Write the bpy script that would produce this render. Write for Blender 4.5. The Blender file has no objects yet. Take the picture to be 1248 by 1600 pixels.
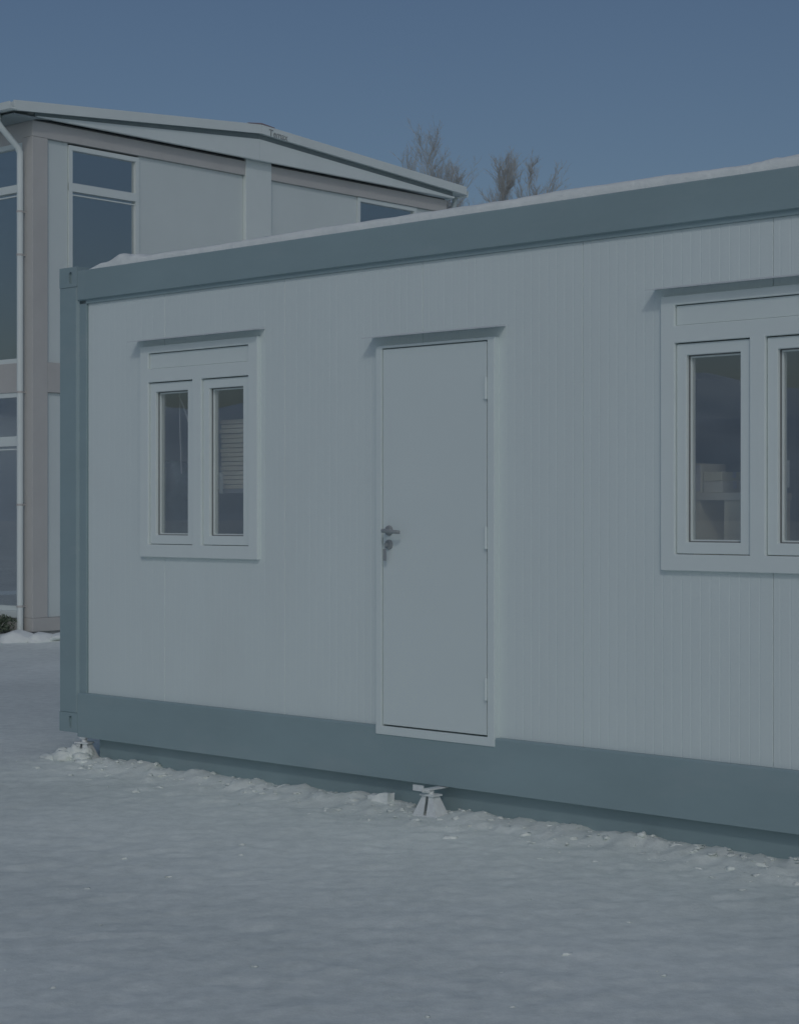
import bpy, bmesh, math, random
import numpy as np
from mathutils import Vector, Matrix, noise

R = math.radians
random.seed(7)
sc = bpy.context.scene
COL = sc.collection

# ------------------------------------------------------------------ camera
cam_d = bpy.data.cameras.new('camera')
cam_d.sensor_fit = 'VERTICAL'
cam_d.sensor_height = 24.0
cam_d.sensor_width = 24.0
cam_d.lens = 43.5
cam_d.clip_start = 0.05
cam_d.clip_end = 8000
cam = bpy.data.objects.new('camera', cam_d)
cam.location = (0, 0, 1.514)
cam.rotation_euler = (R(90), 0, 0)
COL.objects.link(cam)
sc.camera = cam

# ------------------------------------------------------------------ sky, sun, exposure
SUN_EL = 37.0
SUN_AZ = 180.0            # the sun stands behind the camera
world = bpy.data.worlds.new('World')
sc.world = world
world.use_nodes = True
wn = world.node_tree
wn.nodes.clear()
sky = wn.nodes.new('ShaderNodeTexSky')
sky.sky_type = 'NISHITA'
sky.sun_disc = False
sky.sun_elevation = R(SUN_EL)
sky.sun_rotation = R(SUN_AZ)
sky.altitude = 300
sky.air_density = 1.05
sky.dust_density = 3.0
sky.ozone_density = 3.7
bg = wn.nodes.new('ShaderNodeBackground')
bg.inputs['Strength'].default_value = 0.15
wo = wn.nodes.new('ShaderNodeOutputWorld')
wn.links.new(sky.outputs[0], bg.inputs[0])
wn.links.new(bg.outputs[0], wo.inputs[0])

to_sun = Vector((math.sin(R(SUN_AZ)) * math.cos(R(SUN_EL)), math.cos(R(SUN_AZ)) * math.cos(R(SUN_EL)), math.sin(R(SUN_EL))))
sun_d = bpy.data.lights.new('sun', 'SUN')
sun_d.energy = 1.0
sun_d.angle = R(4.0)
sun_d.color = (1.0, 0.985, 0.96)
sun = bpy.data.objects.new('sun', sun_d)
sun.rotation_euler = to_sun.to_track_quat('Z', 'Y').to_euler()
sun.location = (0, -20, 20)
COL.objects.link(sun)

sc.view_settings.view_transform = 'Standard'
sc.view_settings.look = 'None'
sc.view_settings.gamma = 1.0
sc.view_settings.exposure = -1.75
sc.view_settings.use_curve_mapping = False


# ------------------------------------------------------------------ materials
def nmat(name):
    m = bpy.data.materials.new(name)
    m.use_nodes = True
    nt = m.node_tree
    b = nt.nodes['Principled BSDF']
    return m, nt, b


def paint(name, col, rough=0.5, var=0.06, scale=3.0, bump=0.0, bscale=60.0, spec=0.4, dirt=None, stretch=None, metallic=0.0):
    """Paint or plastic with faint uneven colour, uneven gloss and fine relief."""
    m, nt, b = nmat(name)
    N, L = nt.nodes, nt.links
    tc = N.new('ShaderNodeTexCoord')
    mp = N.new('ShaderNodeMapping')
    if stretch:
        mp.inputs['Scale'].default_value = stretch
    L.new(tc.outputs['Object'], mp.inputs['Vector'])
    n1 = N.new('ShaderNodeTexNoise')
    n1.inputs['Scale'].default_value = scale
    n1.inputs['Detail'].default_value = 6
    n1.inputs['Roughness'].default_value = 0.62
    L.new(mp.outputs[0], n1.inputs['Vector'])
    rmp = N.new('ShaderNodeValToRGB')
    lo = [c * (1 - var) for c in col]
    hi = [min(1, c * (1 + var)) for c in col]
    rmp.color_ramp.elements[0].position = 0.3
    rmp.color_ramp.elements[1].position = 0.7
    rmp.color_ramp.elements[0].color = (*lo, 1)
    rmp.color_ramp.elements[1].color = (*hi, 1)
    L.new(n1.outputs['Fac'], rmp.inputs[0])
    out = rmp.outputs[0]
    if dirt:
        dcol, amount, dscale = dirt
        n3 = N.new('ShaderNodeTexNoise')
        n3.inputs['Scale'].default_value = dscale
        n3.inputs['Detail'].default_value = 9
        n3.inputs['Roughness'].default_value = 0.7
        L.new(mp.outputs[0], n3.inputs['Vector'])
        r3 = N.new('ShaderNodeMapRange')
        r3.inputs[1].default_value = 0.52
        r3.inputs[2].default_value = 0.78
        r3.inputs[3].default_value = 0.0
        r3.inputs[4].default_value = amount
        L.new(n3.outputs['Fac'], r3.inputs[0])
        mx = N.new('ShaderNodeMix')
        mx.data_type = 'RGBA'
        mx.inputs['B'].default_value = (*dcol, 1)
        L.new(r3.outputs[0], mx.inputs['Factor'])
        L.new(out, mx.inputs['A'])
        out = mx.outputs['Result']
    L.new(out, b.inputs['Base Color'])
    rr = N.new('ShaderNodeMapRange')
    rr.inputs[3].default_value = max(0.02, rough - 0.1)
    rr.inputs[4].default_value = min(1, rough + 0.1)
    L.new(n1.outputs['Fac'], rr.inputs[0])
    L.new(rr.outputs[0], b.inputs['Roughness'])
    b.inputs['Specular IOR Level'].default_value = spec
    b.inputs['Metallic'].default_value = metallic
    if bump > 0:
        n2 = N.new('ShaderNodeTexNoise')
        n2.inputs['Scale'].default_value = bscale
        n2.inputs['Detail'].default_value = 4
        L.new(tc.outputs['Object'], n2.inputs['Vector'])
        bp = N.new('ShaderNodeBump')
        bp.inputs['Strength'].default_value = bump
        bp.inputs['Distance'].default_value = 0.01
        L.new(n2.outputs['Fac'], bp.inputs['Height'])
        L.new(bp.outputs[0], b.inputs['Normal'])
    return m


def glass(name, tint=(0.975, 0.985, 0.99), base=0.25, power=4.0):
    """Double glazing: mostly see-through, with a mirror share that grows at glancing angles."""
    m, nt, b = nmat(name)
    N, L = nt.nodes, nt.links
    N.remove(b)
    tr = N.new('ShaderNodeBsdfTransparent')
    tr.inputs[0].default_value = (*tint, 1)
    gl = N.new('ShaderNodeBsdfGlossy')
    gl.inputs['Roughness'].default_value = 0.01
    gl.inputs['Color'].default_value = (0.92, 0.95, 0.97, 1)
    tc = N.new('ShaderNodeTexCoord')
    nz = N.new('ShaderNodeTexNoise')
    nz.inputs['Scale'].default_value = 1.3
    bp = N.new('ShaderNodeBump')
    bp.inputs['Strength'].default_value = 0.04
    bp.inputs['Distance'].default_value = 0.01
    L.new(tc.outputs['Object'], nz.inputs['Vector'])
    L.new(nz.outputs['Fac'], bp.inputs['Height'])
    L.new(bp.outputs[0], gl.inputs['Normal'])
    lw = N.new('ShaderNodeLayerWeight')
    lw.inputs['Blend'].default_value = 0.5
    fr = N.new('ShaderNodeMath')
    fr.operation = 'POWER'
    fr.inputs[1].default_value = power
    L.new(lw.outputs['Facing'], fr.inputs[0])
    ad = N.new('ShaderNodeMath')
    ad.operation = 'ADD'
    ad.use_clamp = True
    ad.inputs[1].default_value = base
    L.new(fr.outputs[0], ad.inputs[0])
    mx = N.new('ShaderNodeMixShader')
    L.new(ad.outputs[0], mx.inputs[0])
    L.new(tr.outputs[0], mx.inputs[1])
    L.new(gl.outputs[0], mx.inputs[2])
    L.new(mx.outputs[0], N['Material Output'].inputs['Surface'])
    return m


def snow_mat(name, clean, dirty, patch=0.45, mid=None, bump=0.35):
    m, nt, b = nmat(name)
    N, L = nt.nodes, nt.links
    tc = N.new('ShaderNodeTexCoord')
    big = N.new('ShaderNodeTexNoise')
    big.inputs['Scale'].default_value = patch
    big.inputs['Detail'].default_value = 8
    big.inputs['Roughness'].default_value = 0.6
    fine = N.new('ShaderNodeTexNoise')
    fine.inputs['Scale'].default_value = 11.0
    fine.inputs['Detail'].default_value = 10
    fine.inputs['Roughness'].default_value = 0.72
    for n in (big, fine):
        L.new(tc.outputs['Object'], n.inputs['Vector'])
    ad = N.new('ShaderNodeMath')
    ad.operation = 'MULTIPLY_ADD'
    ad.inputs[1].default_value = 0.55
    L.new(fine.outputs['Fac'], ad.inputs[0])
    sc_ = N.new('ShaderNodeMath')
    sc_.operation = 'MULTIPLY'
    sc_.inputs[1].default_value = 0.45
    L.new(big.outputs['Fac'], sc_.inputs[0])
    L.new(sc_.outputs[0], ad.inputs[2])
    rp = N.new('ShaderNodeValToRGB')
    rp.color_ramp.elements[0].position = 0.36
    rp.color_ramp.elements[0].color = (*dirty, 1)
    rp.color_ramp.elements[1].position = 0.60
    rp.color_ramp.elements[1].color = (*clean, 1)
    L.new(ad.outputs[0], rp.inputs[0])
    L.new(rp.outputs[0], b.inputs['Base Color'])
    rr = N.new('ShaderNodeMapRange')
    rr.inputs[1].default_value = 0.35
    rr.inputs[2].default_value = 0.65
    rr.inputs[3].default_value = 0.45
    rr.inputs[4].default_value = 0.85
    L.new(big.outputs['Fac'], rr.inputs[0])
    L.new(rr.outputs[0], b.inputs['Roughness'])
    b.inputs['Specular IOR Level'].default_value = 0.12
    vf = N.new('ShaderNodeTexNoise')
    vf.inputs['Scale'].default_value = 38.0
    vf.inputs['Detail'].default_value = 6
    vf.inputs['Roughness'].default_value = 0.7
    L.new(tc.outputs['Object'], vf.inputs['Vector'])
    bp = N.new('ShaderNodeBump')
    bp.inputs['Strength'].default_value = bump
    bp.inputs['Distance'].default_value = 0.012
    L.new(vf.outputs['Fac'], bp.inputs['Height'])
    L.new(bp.outputs[0], b.inputs['Normal'])
    return m


M = {
    'panel': paint('panel_white', (0.695, 0.785, 0.78), 0.5, 0.02, 1.4, 0.04, 90, dirt=((0.50, 0.51, 0.50), 0.12, 1.1), stretch=(1, 1, 0.35)),
    'pvc': paint('window_plastic_white', (0.725, 0.81, 0.80), 0.35, 0.015, 4.0),
    'door': paint('door_paint_white', (0.695, 0.785, 0.78), 0.42, 0.015, 1.6, 0.02, 140),
    'cap': paint('drip_cap_sheet', (0.60, 0.66, 0.68), 0.45, 0.03, 6),
    'frame': paint('frame_paint_grey', (0.285, 0.388, 0.412), 0.42, 0.07, 2.2, 0.05, 70, dirt=((0.40, 0.46, 0.475), 0.4, 3.4), stretch=(0.4, 1, 1)),
    'shade_paint': paint('painted_eaves_shade', (0.28, 0.335, 0.345), 0.55, 0.06, 3),  # dark tone painted in for the shade under the roof edge
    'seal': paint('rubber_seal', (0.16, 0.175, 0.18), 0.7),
    'steel': paint('galvanised_steel', (0.74, 0.79, 0.79), 0.45, 0.1, 30, 0.05, 120, dirt=((0.55, 0.55, 0.54), 0.4, 20)),
    'handle': paint('handle_metal', (0.30, 0.335, 0.35), 0.35, 0.05, 20),
    'inside': paint('inside_lining', (0.76, 0.81, 0.82), 0.6, 0.04, 2),
    'floor': paint('vinyl_floor', (0.42, 0.45, 0.46), 0.5, 0.1, 5),
    'glass': glass('window_glass'),
    'bglass': glass('coated_glass', (0.80, 0.83, 0.83), 0.44, 4.0),
    'bpanel': paint('building_panel_white', (0.66, 0.735, 0.725), 0.5, 0.03, 1.0, 0.02, 40, dirt=((0.5, 0.5, 0.48), 0.12, 0.8)),
    'beige': paint('beige_steel_paint', (0.54, 0.54, 0.52), 0.55, 0.05, 1.6, 0.03, 40, dirt=((0.45, 0.45, 0.43), 0.25, 2.5)),
    'bwhite': paint('white_trim', (0.72, 0.795, 0.78), 0.45, 0.03, 2.0),
    'ridge': paint('ridge_sheet_red', (0.32, 0.26, 0.29), 0.5, 0.1, 6),
    'letters': paint('lettering_grey', (0.34, 0.37, 0.37), 0.5, 0.02, 6),
    'concrete': paint('concrete', (0.33, 0.34, 0.34), 0.85, 0.16, 5, 0.4, 30, dirt=((0.22, 0.23, 0.22), 0.5, 4)),
    'board': paint('pale_board', (0.80, 0.77, 0.60), 0.7, 0.10, 5, 0.1, 60, stretch=(0.4, 4, 4)),
    'cream': paint('cream_board', (0.84, 0.81, 0.60), 0.6, 0.06, 4, 0.05, 60),
    'carton': paint('carton', (0.80, 0.79, 0.66), 0.7, 0.06, 8, 0.05, 60),
    'rack': paint('rack_steel', (0.30, 0.33, 0.35), 0.45, 0.05, 8),
    'plastic': paint('blue_wrap', (0.20, 0.30, 0.33), 0.25, 0.3, 9, 0.6, 14, spec=0.6),
    'cable': paint('white_cable', (0.72, 0.74, 0.74), 0.5, 0.03, 8),
    'bark': paint('frosted_bark', (0.50, 0.51, 0.49), 0.9, 0.15, 2, 0.3, 10),
    'frost': paint('reflector_snow', (0.66, 0.75, 0.76), 0.9, 0.10, 0.02, dirt=((0.42, 0.49, 0.52), 0.8, 0.012)),  # snow tone of the unseen slope added for the panes to mirror
    'leaf': paint('shrub_leaf', (0.10, 0.13, 0.085), 0.6, 0.45, 9),
    'snow': snow_mat('trampled_snow', (0.885, 0.95, 0.905), (0.66, 0.725, 0.695)),
    'fresh': snow_mat('fresh_snow', (0.85, 0.905, 0.89), (0.76, 0.82, 0.81), 2.0, bump=0.5),
}


# ------------------------------------------------------------------ mesh helpers
def tag(o, label, cat=None, group=None, kind=None):
    if label:
        o['label'] = label
    if cat:
        o['category'] = cat
    if group:
        o['group'] = group
    if kind:
        o['kind'] = kind
    return o


def empty(name, loc=(0, 0, 0), rz=0.0):
    o = bpy.data.objects.new(name, None)
    o.empty_display_size = 0.2
    o.location = loc
    o.rotation_euler = (0, 0, rz)
    COL.objects.link(o)
    return o


def link(name, bm, mat, parent=None, smooth=False, bevel=0.0, segs=2):
    if bevel > 0:
        bmesh.ops.bevel(bm, geom=[e for e in bm.edges], offset=bevel, segments=segs, affect='EDGES', profile=0.6, clamp_overlap=True)
    bmesh.ops.recalc_face_normals(bm, faces=bm.faces)
    me = bpy.data.meshes.new(name)
    bm.to_mesh(me)
    bm.free()
    me.materials.append(mat if not isinstance(mat, str) else M[mat])
    if smooth:
        for p in me.polygons:
            p.use_smooth = True
    o = bpy.data.objects.new(name, me)
    COL.objects.link(o)
    if parent is not None:
        o.parent = parent
    return o


def add_box(bm, x0, x1, y0, y1, z0, z1):
    v = [bm.verts.new(p) for p in ((x0, y0, z0), (x1, y0, z0), (x1, y1, z0), (x0, y1, z0), (x0, y0, z1), (x1, y0, z1), (x1, y1, z1), (x0, y1, z1))]
    for f in ((0, 3, 2, 1), (4, 5, 6, 7), (0, 1, 5, 4), (1, 2, 6, 5), (2, 3, 7, 6), (3, 0, 4, 7)):
        bm.faces.new([v[i] for i in f])


def box(name, x0, x1, y0, y1, z0, z1, mat, parent=None, bevel=0.003):
    bm = bmesh.new()
    add_box(bm, x0, x1, y0, y1, z0, z1)
    return link(name, bm, mat, parent, bevel=bevel)


def add_extrude(bm, prof, axis, a, b):
    """Closed 2-D outline extruded along an axis ('x': outline in y,z; 'y': outline in x,z; 'z': outline in x,y)."""
    def P(p, t):
        return {'x': (t, p[0], p[1]), 'y': (p[0], t, p[1]), 'z': (p[0], p[1], t)}[axis]
    A = [bm.verts.new(P(p, a)) for p in prof]
    B = [bm.verts.new(P(p, b)) for p in prof]
    n = len(prof)
    for i in range(n):
        bm.faces.new((A[i], A[(i + 1) % n], B[(i + 1) % n], B[i]))
    bm.faces.new(A[::-1])
    bm.faces.new(B)


def extrude(name, prof, axis, a, b, mat, parent=None, bevel=0.0):
    bm = bmesh.new()
    add_extrude(bm, prof, axis, a, b)
    return link(name, bm, mat, parent, bevel=bevel)


def add_ring(bm, x0, x1, z0, z1, ix0, ix1, iz0, iz1, y0, y1):
    """Rectangular frame lying in the x-z plane with an opening."""
    def loop(a, b, c, d, y):
        return [bm.verts.new(p) for p in ((a, y, c), (b, y, c), (b, y, d), (a, y, d))]
    of, ob = loop(x0, x1, z0, z1, y0), loop(x0, x1, z0, z1, y1)
    nf, nb = loop(ix0, ix1, iz0, iz1, y0), loop(ix0, ix1, iz0, iz1, y1)
    for i in range(4):
        j = (i + 1) % 4
        bm.faces.new((of[i], of[j], nf[j], nf[i]))
        bm.faces.new((ob[j], ob[i], nb[i], nb[j]))
        bm.faces.new((of[j], of[i], ob[i], ob[j]))
        bm.faces.new((nf[i], nf[j], nb[j], nb[i]))


def ring(name, x0, x1, z0, z1, w, y0, y1, mat, parent, bevel=0.003):
    bm = bmesh.new()
    add_ring(bm, x0, x1, z0, z1, x0 + w, x1 - w, z0 + w, z1 - w, y0, y1)
    return link(name, bm, mat, parent, bevel=bevel)


def add_tube(bm, pts, rads, n=8, cap=True):
    pts = [Vector(p) for p in pts]
    if not hasattr(rads, '__len__'):
        rads = [rads] * len(pts)
    prev = None
    t0 = (pts[1] - pts[0]).normalized()
    up = Vector((0, 0, 1)) if abs(t0.z) < 0.9 else Vector((1, 0, 0))
    a = t0.cross(up).normalized()
    loops = []
    for i, p in enumerate(pts):
        if i == 0:
            t = t0
        elif i == len(pts) - 1:
            t = (pts[i] - pts[i - 1]).normalized()
        else:
            t = ((pts[i + 1] - pts[i]).normalized() + (pts[i] - pts[i - 1]).normalized()).normalized()
        a = (a - t * a.dot(t)).normalized()
        b = t.cross(a)
        lp = [bm.verts.new(p + (a * math.cos(2 * math.pi * k / n) + b * math.sin(2 * math.pi * k / n)) * rads[i]) for k in range(n)]
        if prev:
            for k in range(n):
                bm.faces.new((prev[k], prev[(k + 1) % n], lp[(k + 1) % n], lp[k]))
        else:
            first = lp
        prev = lp
    if cap:
        bm.faces.new(first[::-1])
        bm.faces.new(prev)


def tube(name, pts, rads, mat, parent=None, n=10):
    bm = bmesh.new()
    add_tube(bm, pts, rads, n)
    o = link(name, bm, mat, parent, smooth=True)
    return o


# ------------------------------------------------------------------ value noise for terrain
_rng = np.random.RandomState(11)
_LAT = _rng.rand(512, 512)


def vnoise(x, y):
    xi, yi = np.floor(x).astype(int), np.floor(y).astype(int)
    fx, fy = x - xi, y - yi
    fx, fy = fx * fx * (3 - 2 * fx), fy * fy * (3 - 2 * fy)
    g = lambda a, b: _LAT[a % 512, b % 512]
    return (g(xi, yi) * (1 - fx) + g(xi + 1, yi) * fx) * (1 - fy) + (g(xi, yi + 1) * (1 - fx) + g(xi + 1, yi + 1) * fx) * fy - 0.5


def fbm(x, y, f, octv=4, gain=0.5):
    s, a = 0, 1.0
    for k in range(octv):
        s = s + a * vnoise(x * f + 17.3 * k, y * f + 5.1 * k)
        f *= 2.03
        a *= gain
    return s


# frames of the two buildings
C_O = Vector((-2.0988, 11.4837, 0))
C_A = math.atan2(-0.68603, 0.72756)
C_U = Vector((0.72756, -0.68603, 0))
C_V = Vector((0.68603, 0.72756, 0))       # into the container
B_O = Vector((-4.3498, 21.9, 0))
B_A = math.atan2(0.74687, 0.66497)


def cw(s, d, z=0.0):
    """A point given along the container, in front of its face (d > 0) and above the ground."""
    return C_O + C_U * s - C_V * d + Vector((0, 0, z))


# ------------------------------------------------------------------ ground
def graded(lo, hi, step, far, grow=1.22):
    a = list(np.arange(lo, hi, step))
    s, x = step, a[-1]
    while x < far:
        s *= grow
        x += s
        a.append(x)
    s, x = step, lo
    pre = []
    while x > -far:
        s *= grow
        x -= s
        pre.append(x)
    return np.array(pre[::-1] + a)


def ground_height(X, Y):
    rx, ry = X - C_O.x, Y - C_O.y
    s = rx * C_U.x + ry * C_U.y
    d = -(rx * C_V.x + ry * C_V.y)
    near = np.exp(-((Y - 9) / 11.0) ** 2) * np.exp(-(X / 12.0) ** 2)
    h = fbm(X, Y, 0.35, 3) * 0.03 + fbm(X, Y, 2.2, 3) * 0.004
    h = h + near * (fbm(X, Y, 10.0, 3, 0.8) * 0.0085)
    # trodden prints and scraped ridges
    rid = 1 - np.abs(fbm(X + 40, Y * 1.6, 1.1, 4)) * 2.4
    h = h + near * np.clip(rid, 0, 1) ** 6 * 0.004
    # ploughed, broken snow along the container
    along = np.clip(s + 0.4, 0, 1) * np.clip(7.0 - s, 0, 1)
    lump = np.clip(fbm(X * 1.0, Y * 1.0, 5.5, 4, 0.6) + 0.42, 0, 1.2)
    wob = fbm(s, s * 0 + 3.0, 1.3, 3) * 0.22
    ridge = np.exp(-((d - 0.02 - wob * 0.3) / 0.13) ** 2) * (0.026 + 0.020 * lump)
    apron = np.exp(-(np.clip(d - 0.1, 0, 9) / (0.42 + wob)) ** 2) * np.clip(d * 6 + 1, 0, 1) * np.clip(fbm(X, Y, 12.0, 3, 0.6) + 0.05, 0, 1) * 0.045
    clear = 1 - np.exp(-(((s - 3.17) / 0.13) ** 2 + ((d - 0.1) / 0.14) ** 2))     # trodden flat round the jack
    h = h + along * (ridge + apron) * clear
    # small bank of snow in front of the far building
    bx, by = X - B_O.x, Y - B_O.y
    bs = bx * math.cos(B_A) + by * math.sin(B_A)
    bd = bx * math.sin(B_A) - by * math.cos(B_A)
    h = h + np.exp(-((bd - 0.45) / 0.22) ** 2) * np.clip(bs + 1, 0, 1) * np.clip(9 - bs, 0, 1) * (0.03 + 0.03 * lump)
    return h - 0.012


gx = graded(-3.6, 3.6, 0.034, 3000, 1.13)
gy = graded(4.6, 12.6, 0.034, 3000, 1.11)
GX, GY = np.meshgrid(gx, gy)
GZ = ground_height(GX, GY)
# trodden dents with a slight rim
rd = random.Random(12)
for i in range(300):
    cy = 5.0 + 8.0 * rd.random()
    cx = rd.uniform(-0.30, 0.26) * cy
    q = Vector((cx, cy, 0)) - C_O
    if q.dot(C_V) > -0.35 and q.dot(C_U) > -0.3:
        continue
    la, lb, an, dp = rd.uniform(0.07, 0.15), rd.uniform(0.04, 0.07), rd.uniform(0, 6.28), rd.uniform(0.0015, 0.005)
    i0, i1 = np.searchsorted(gx, (cx - 0.35, cx + 0.35))
    j0, j1 = np.searchsorted(gy, (cy - 0.35, cy + 0.35))
    sx, sy = GX[j0:j1, i0:i1] - cx, GY[j0:j1, i0:i1] - cy
    ex, ey = (sx * math.cos(an) + sy * math.sin(an)) / la, (sy * math.cos(an) - sx * math.sin(an)) / lb
    rr2 = ex * ex + ey * ey
    GZ[j0:j1, i0:i1] += dp * (0.75 * np.exp(-((np.sqrt(rr2) - 1.25) / 0.35) ** 2) - np.exp(-rr2 ** 2))
nx, ny = len(gx), len(gy)
verts = np.stack([GX.ravel(), GY.ravel(), GZ.ravel()], 1)
ii = (np.arange(ny - 1)[:, None] * nx + np.arange(nx - 1)[None, :]).ravel()
faces = np.stack([ii, ii + 1, ii + nx + 1, ii + nx], 1)
gm = bpy.data.meshes.new('snow_ground')
gm.vertices.add(len(verts))
gm.vertices.foreach_set('co', verts.ravel())
gm.loops.add(faces.size)
gm.loops.foreach_set('vertex_index', faces.ravel())
gm.polygons.add(len(faces))
gm.polygons.foreach_set('loop_start', np.arange(0, faces.size, 4))
gm.polygons.foreach_set('use_smooth', np.ones(len(faces), bool))
gm.update(calc_edges=True)
gm.materials.append(M['snow'])
go = bpy.data.objects.new('ground', gm)
COL.objects.link(go)
tag(go, 'flat yard of trampled snow', kind='structure')


def gz(x, y):
    return float(ground_height(np.array([x]), np.array([y]))[0])


# ------------------------------------------------------------------ snowy hills added out of view to lighten the panes' reflections
ha = np.radians(np.linspace(100, 255, 190))
hr = np.linspace(300, 620, 60)
HA, HR = np.meshgrid(ha, hr)
HX, HY = np.cos(HA) * HR, np.sin(HA) * HR
up = np.clip((HR - 300) / 130, 0, 1)
HZ = -1 + up * up * (3 - 2 * up) * (30 + fbm(HX, HY, 0.006, 4) * 26) + up * fbm(HX, HY, 0.05, 4) * 3.0
HZ *= np.clip((HA - R(100)) / R(14), 0, 1) * np.clip((R(255) - HA) / R(14), 0, 1)
nh, mh = HX.shape
hm = bpy.data.meshes.new('reflector')
ih = [(a * mh + b, a * mh + b + 1, (a + 1) * mh + b + 1, (a + 1) * mh + b) for a in range(nh - 1) for b in range(mh - 1)]
hm.from_pydata([tuple(p) for p in np.stack([HX.ravel(), HY.ravel(), HZ.ravel() - 0.5], 1)], [], ih)
for p in hm.polygons:
    p.use_smooth = True
hm.materials.append(M['frost'])
ho = bpy.data.objects.new('reflector', hm)
COL.objects.link(ho)
tag(ho, 'low snow covered hills added out of view for the panes to mirror', kind='structure')

# ------------------------------------------------------------------ the container
cont = empty('office_container', C_O, C_A)
tag(cont, 'long white panelled office container with dark grey steel frame standing in the snow', 'container')
LEN, WID = 6.058, 2.44
ZB, ZT = 0.140, 2.990
WY = 0.030               # the wall skin lies this far behind the frame's front


def casting(z0, z1, x0, x1, hole_z, mir=False):
    """Corner block with a stadium-shaped hole in its front."""
    y0, y1 = -0.003, 0.165
    bm = bmesh.new()
    n = 24
    cx = x0 + 0.112 if not mir else x1 - 0.112
    hole, outer = [], []
    for k in range(n):
        a = 2 * math.pi * k / n
        px, pz = math.cos(a) * 0.017, math.sin(a) * 0.017
        pz += 0.020 if math.sin(a) >= 0 else -0.020
        hole.append((cx + px, hole_z + pz))
        dx, dz = math.cos(a), math.sin(a)
        t = min(((x1 - cx) / dx) if dx > 1e-6 else 9, ((x0 - cx) / dx) if dx < -1e-6 else 9, ((z1 - hole_z) / dz) if dz > 1e-6 else 9, ((z0 - hole_z) / dz) if dz < -1e-6 else 9)
        outer.append((cx + dx * t, hole_z + dz * t))
    for cxn, czn in ((x0, z0), (x1, z0), (x1, z1), (x0, z1)):
        k = min(range(n), key=lambda q: (outer[q][0] - cxn) ** 2 + (outer[q][1] - czn) ** 2)
        outer[k] = (cxn, czn)
    H0 = [bm.verts.new((p[0], y0, p[1])) for p in hole]
    H1 = [bm.verts.new((p[0], y0 + 0.014, p[1])) for p in hole]
    O0 = [bm.verts.new((p[0], y0, p[1])) for p in outer]
    O1 = [bm.verts.new((p[0], y1, p[1])) for p in outer]
    for k in range(n):
        j = (k + 1) % n
        bm.faces.new((O0[k], O0[j], H0[j], H0[k]))
        bm.faces.new((H0[k], H0[j], H1[j], H1[k]))
        bm.faces.new((O0[j], O0[k], O1[k], O1[j]))
    bm.faces.new(H1)
    bm.faces.new(O1[::-1])
    return link('corner_casting', bm, 'frame', cont)


for mir in (False, True):
    a, b = (0.0, 0.178) if not mir else (LEN - 0.178, LEN)
    casting(ZB + 0.022, ZB + 0.142, a, b, ZB + 0.085, mir)
    casting(2.895, 3.017, a, b, 2.952, mir)
    for y0 in (0.0, WID - 0.16):
        # post: a stout outer leg and a recessed inner flange
        sgn = 1 if not mir else -1
        e0 = 0.0 if not mir else LEN
        pr = [(e0, y0 + 0.0), (e0 + sgn * 0.165, y0 + 0.0), (e0 + sgn * 0.178, y0 + 0.016), (e0 + sgn * 0.246, y0 + 0.016), (e0 + sgn * 0.246, y0 + 0.10), (e0 + sgn * 0.16, y0 + 0.16), (e0, y0 + 0.16)]
        if y0 > 1:
            pr = [(p[0], 2 * y0 + 0.16 - p[1]) for p in pr]
        extrude('corner_post', pr, 'z', ZB + 0.1425, 2.8945, 'frame', cont, bevel=0.003)
for y0, s in ((0.0, 1), (WID, -1)):
    # bottom rail: channel with a lip folded back under the wall
    pr = [(y0, ZB), (y0, 0.400), (y0 + s * 0.008, 0.409), (y0 + s * 0.10, 0.409), (y0 + s * 0.10, ZB + 0.01), (y0 + s * 0.05, ZB)]
    extrude('bottom_rail', pr, 'x', 0.1785, LEN - 0.1785, 'frame', cont, bevel=0.0)
    pr = [(y0 + s * 0.016, 2.786), (y0 + s * 0.016, 2.806), (y0, 2.812), (y0, 2.984), (y0 + s * 0.006, 2.990), (y0 + s * 0.11, 2.990), (y0 + s * 0.11, 2.786)]
    extrude('top_rail', pr, 'x', 0.1785, LEN - 0.1785, 'frame', cont, bevel=0.0)
for y0, s in ((0.0, 1), (WID, -1)):
    box('recessed_plate', 0.32, LEN - 0.32, min(y0 + s * 0.06, y0 + s * 0.09), max(y0 + s * 0.06, y0 + s * 0.09), -0.03, ZB - 0.001, 'frame', cont)  # plate in frame paint set back below the bottom rail
for x0, x1 in ((0.012, 0.11), (LEN - 0.11, LEN - 0.012)):
    box('end_rail', x0, x1, 0.166, WID - 0.166, ZB, 0.409, 'frame', cont)
    box('end_rail', x0, x1, 0.166, WID - 0.166, 2.786, 2.985, 'frame', cont)
    box('end_wall', x0 + 0.025, x1 - 0.015, 0.166, WID - 0.166, 0.412, 2.783, 'panel', cont)
box('roof_plate', 0.09, LEN - 0.09, 0.112, WID - 0.112, 2.90, 2.955, 'frame', cont)
box('ceiling', 0.11, LEN - 0.11, 0.113, WID - 0.113, 2.70, 2.72, 'inside', cont)
box('floor_plate', 0.112, LEN - 0.112, 0.104, WID - 0.104, 0.30, 0.402, 'floor', cont)
ADDED_WIN = [(0.50, 1.50), (1.70, 2.70), (4.35, 5.35)]          # unseen rear windows, added to brighten the inside
ya, yb = WID - 0.115, WID - 0.03
box('rear_wall', 0.25, LEN - 0.25, ya, yb, 0.412, 1.249, 'panel', cont)
box('rear_wall', 0.25, LEN - 0.25, ya, yb, 2.301, 2.783, 'panel', cont)
edges = [0.25] + [e for w in ADDED_WIN for e in w] + [LEN - 0.25]
for k in range(0, len(edges), 2):
    box('rear_pier', edges[k] + (0.001 if k else 0), edges[k + 1] - (0.001 if k < 6 else 0), ya, yb, 1.2505, 2.2995, 'panel', cont)
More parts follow.
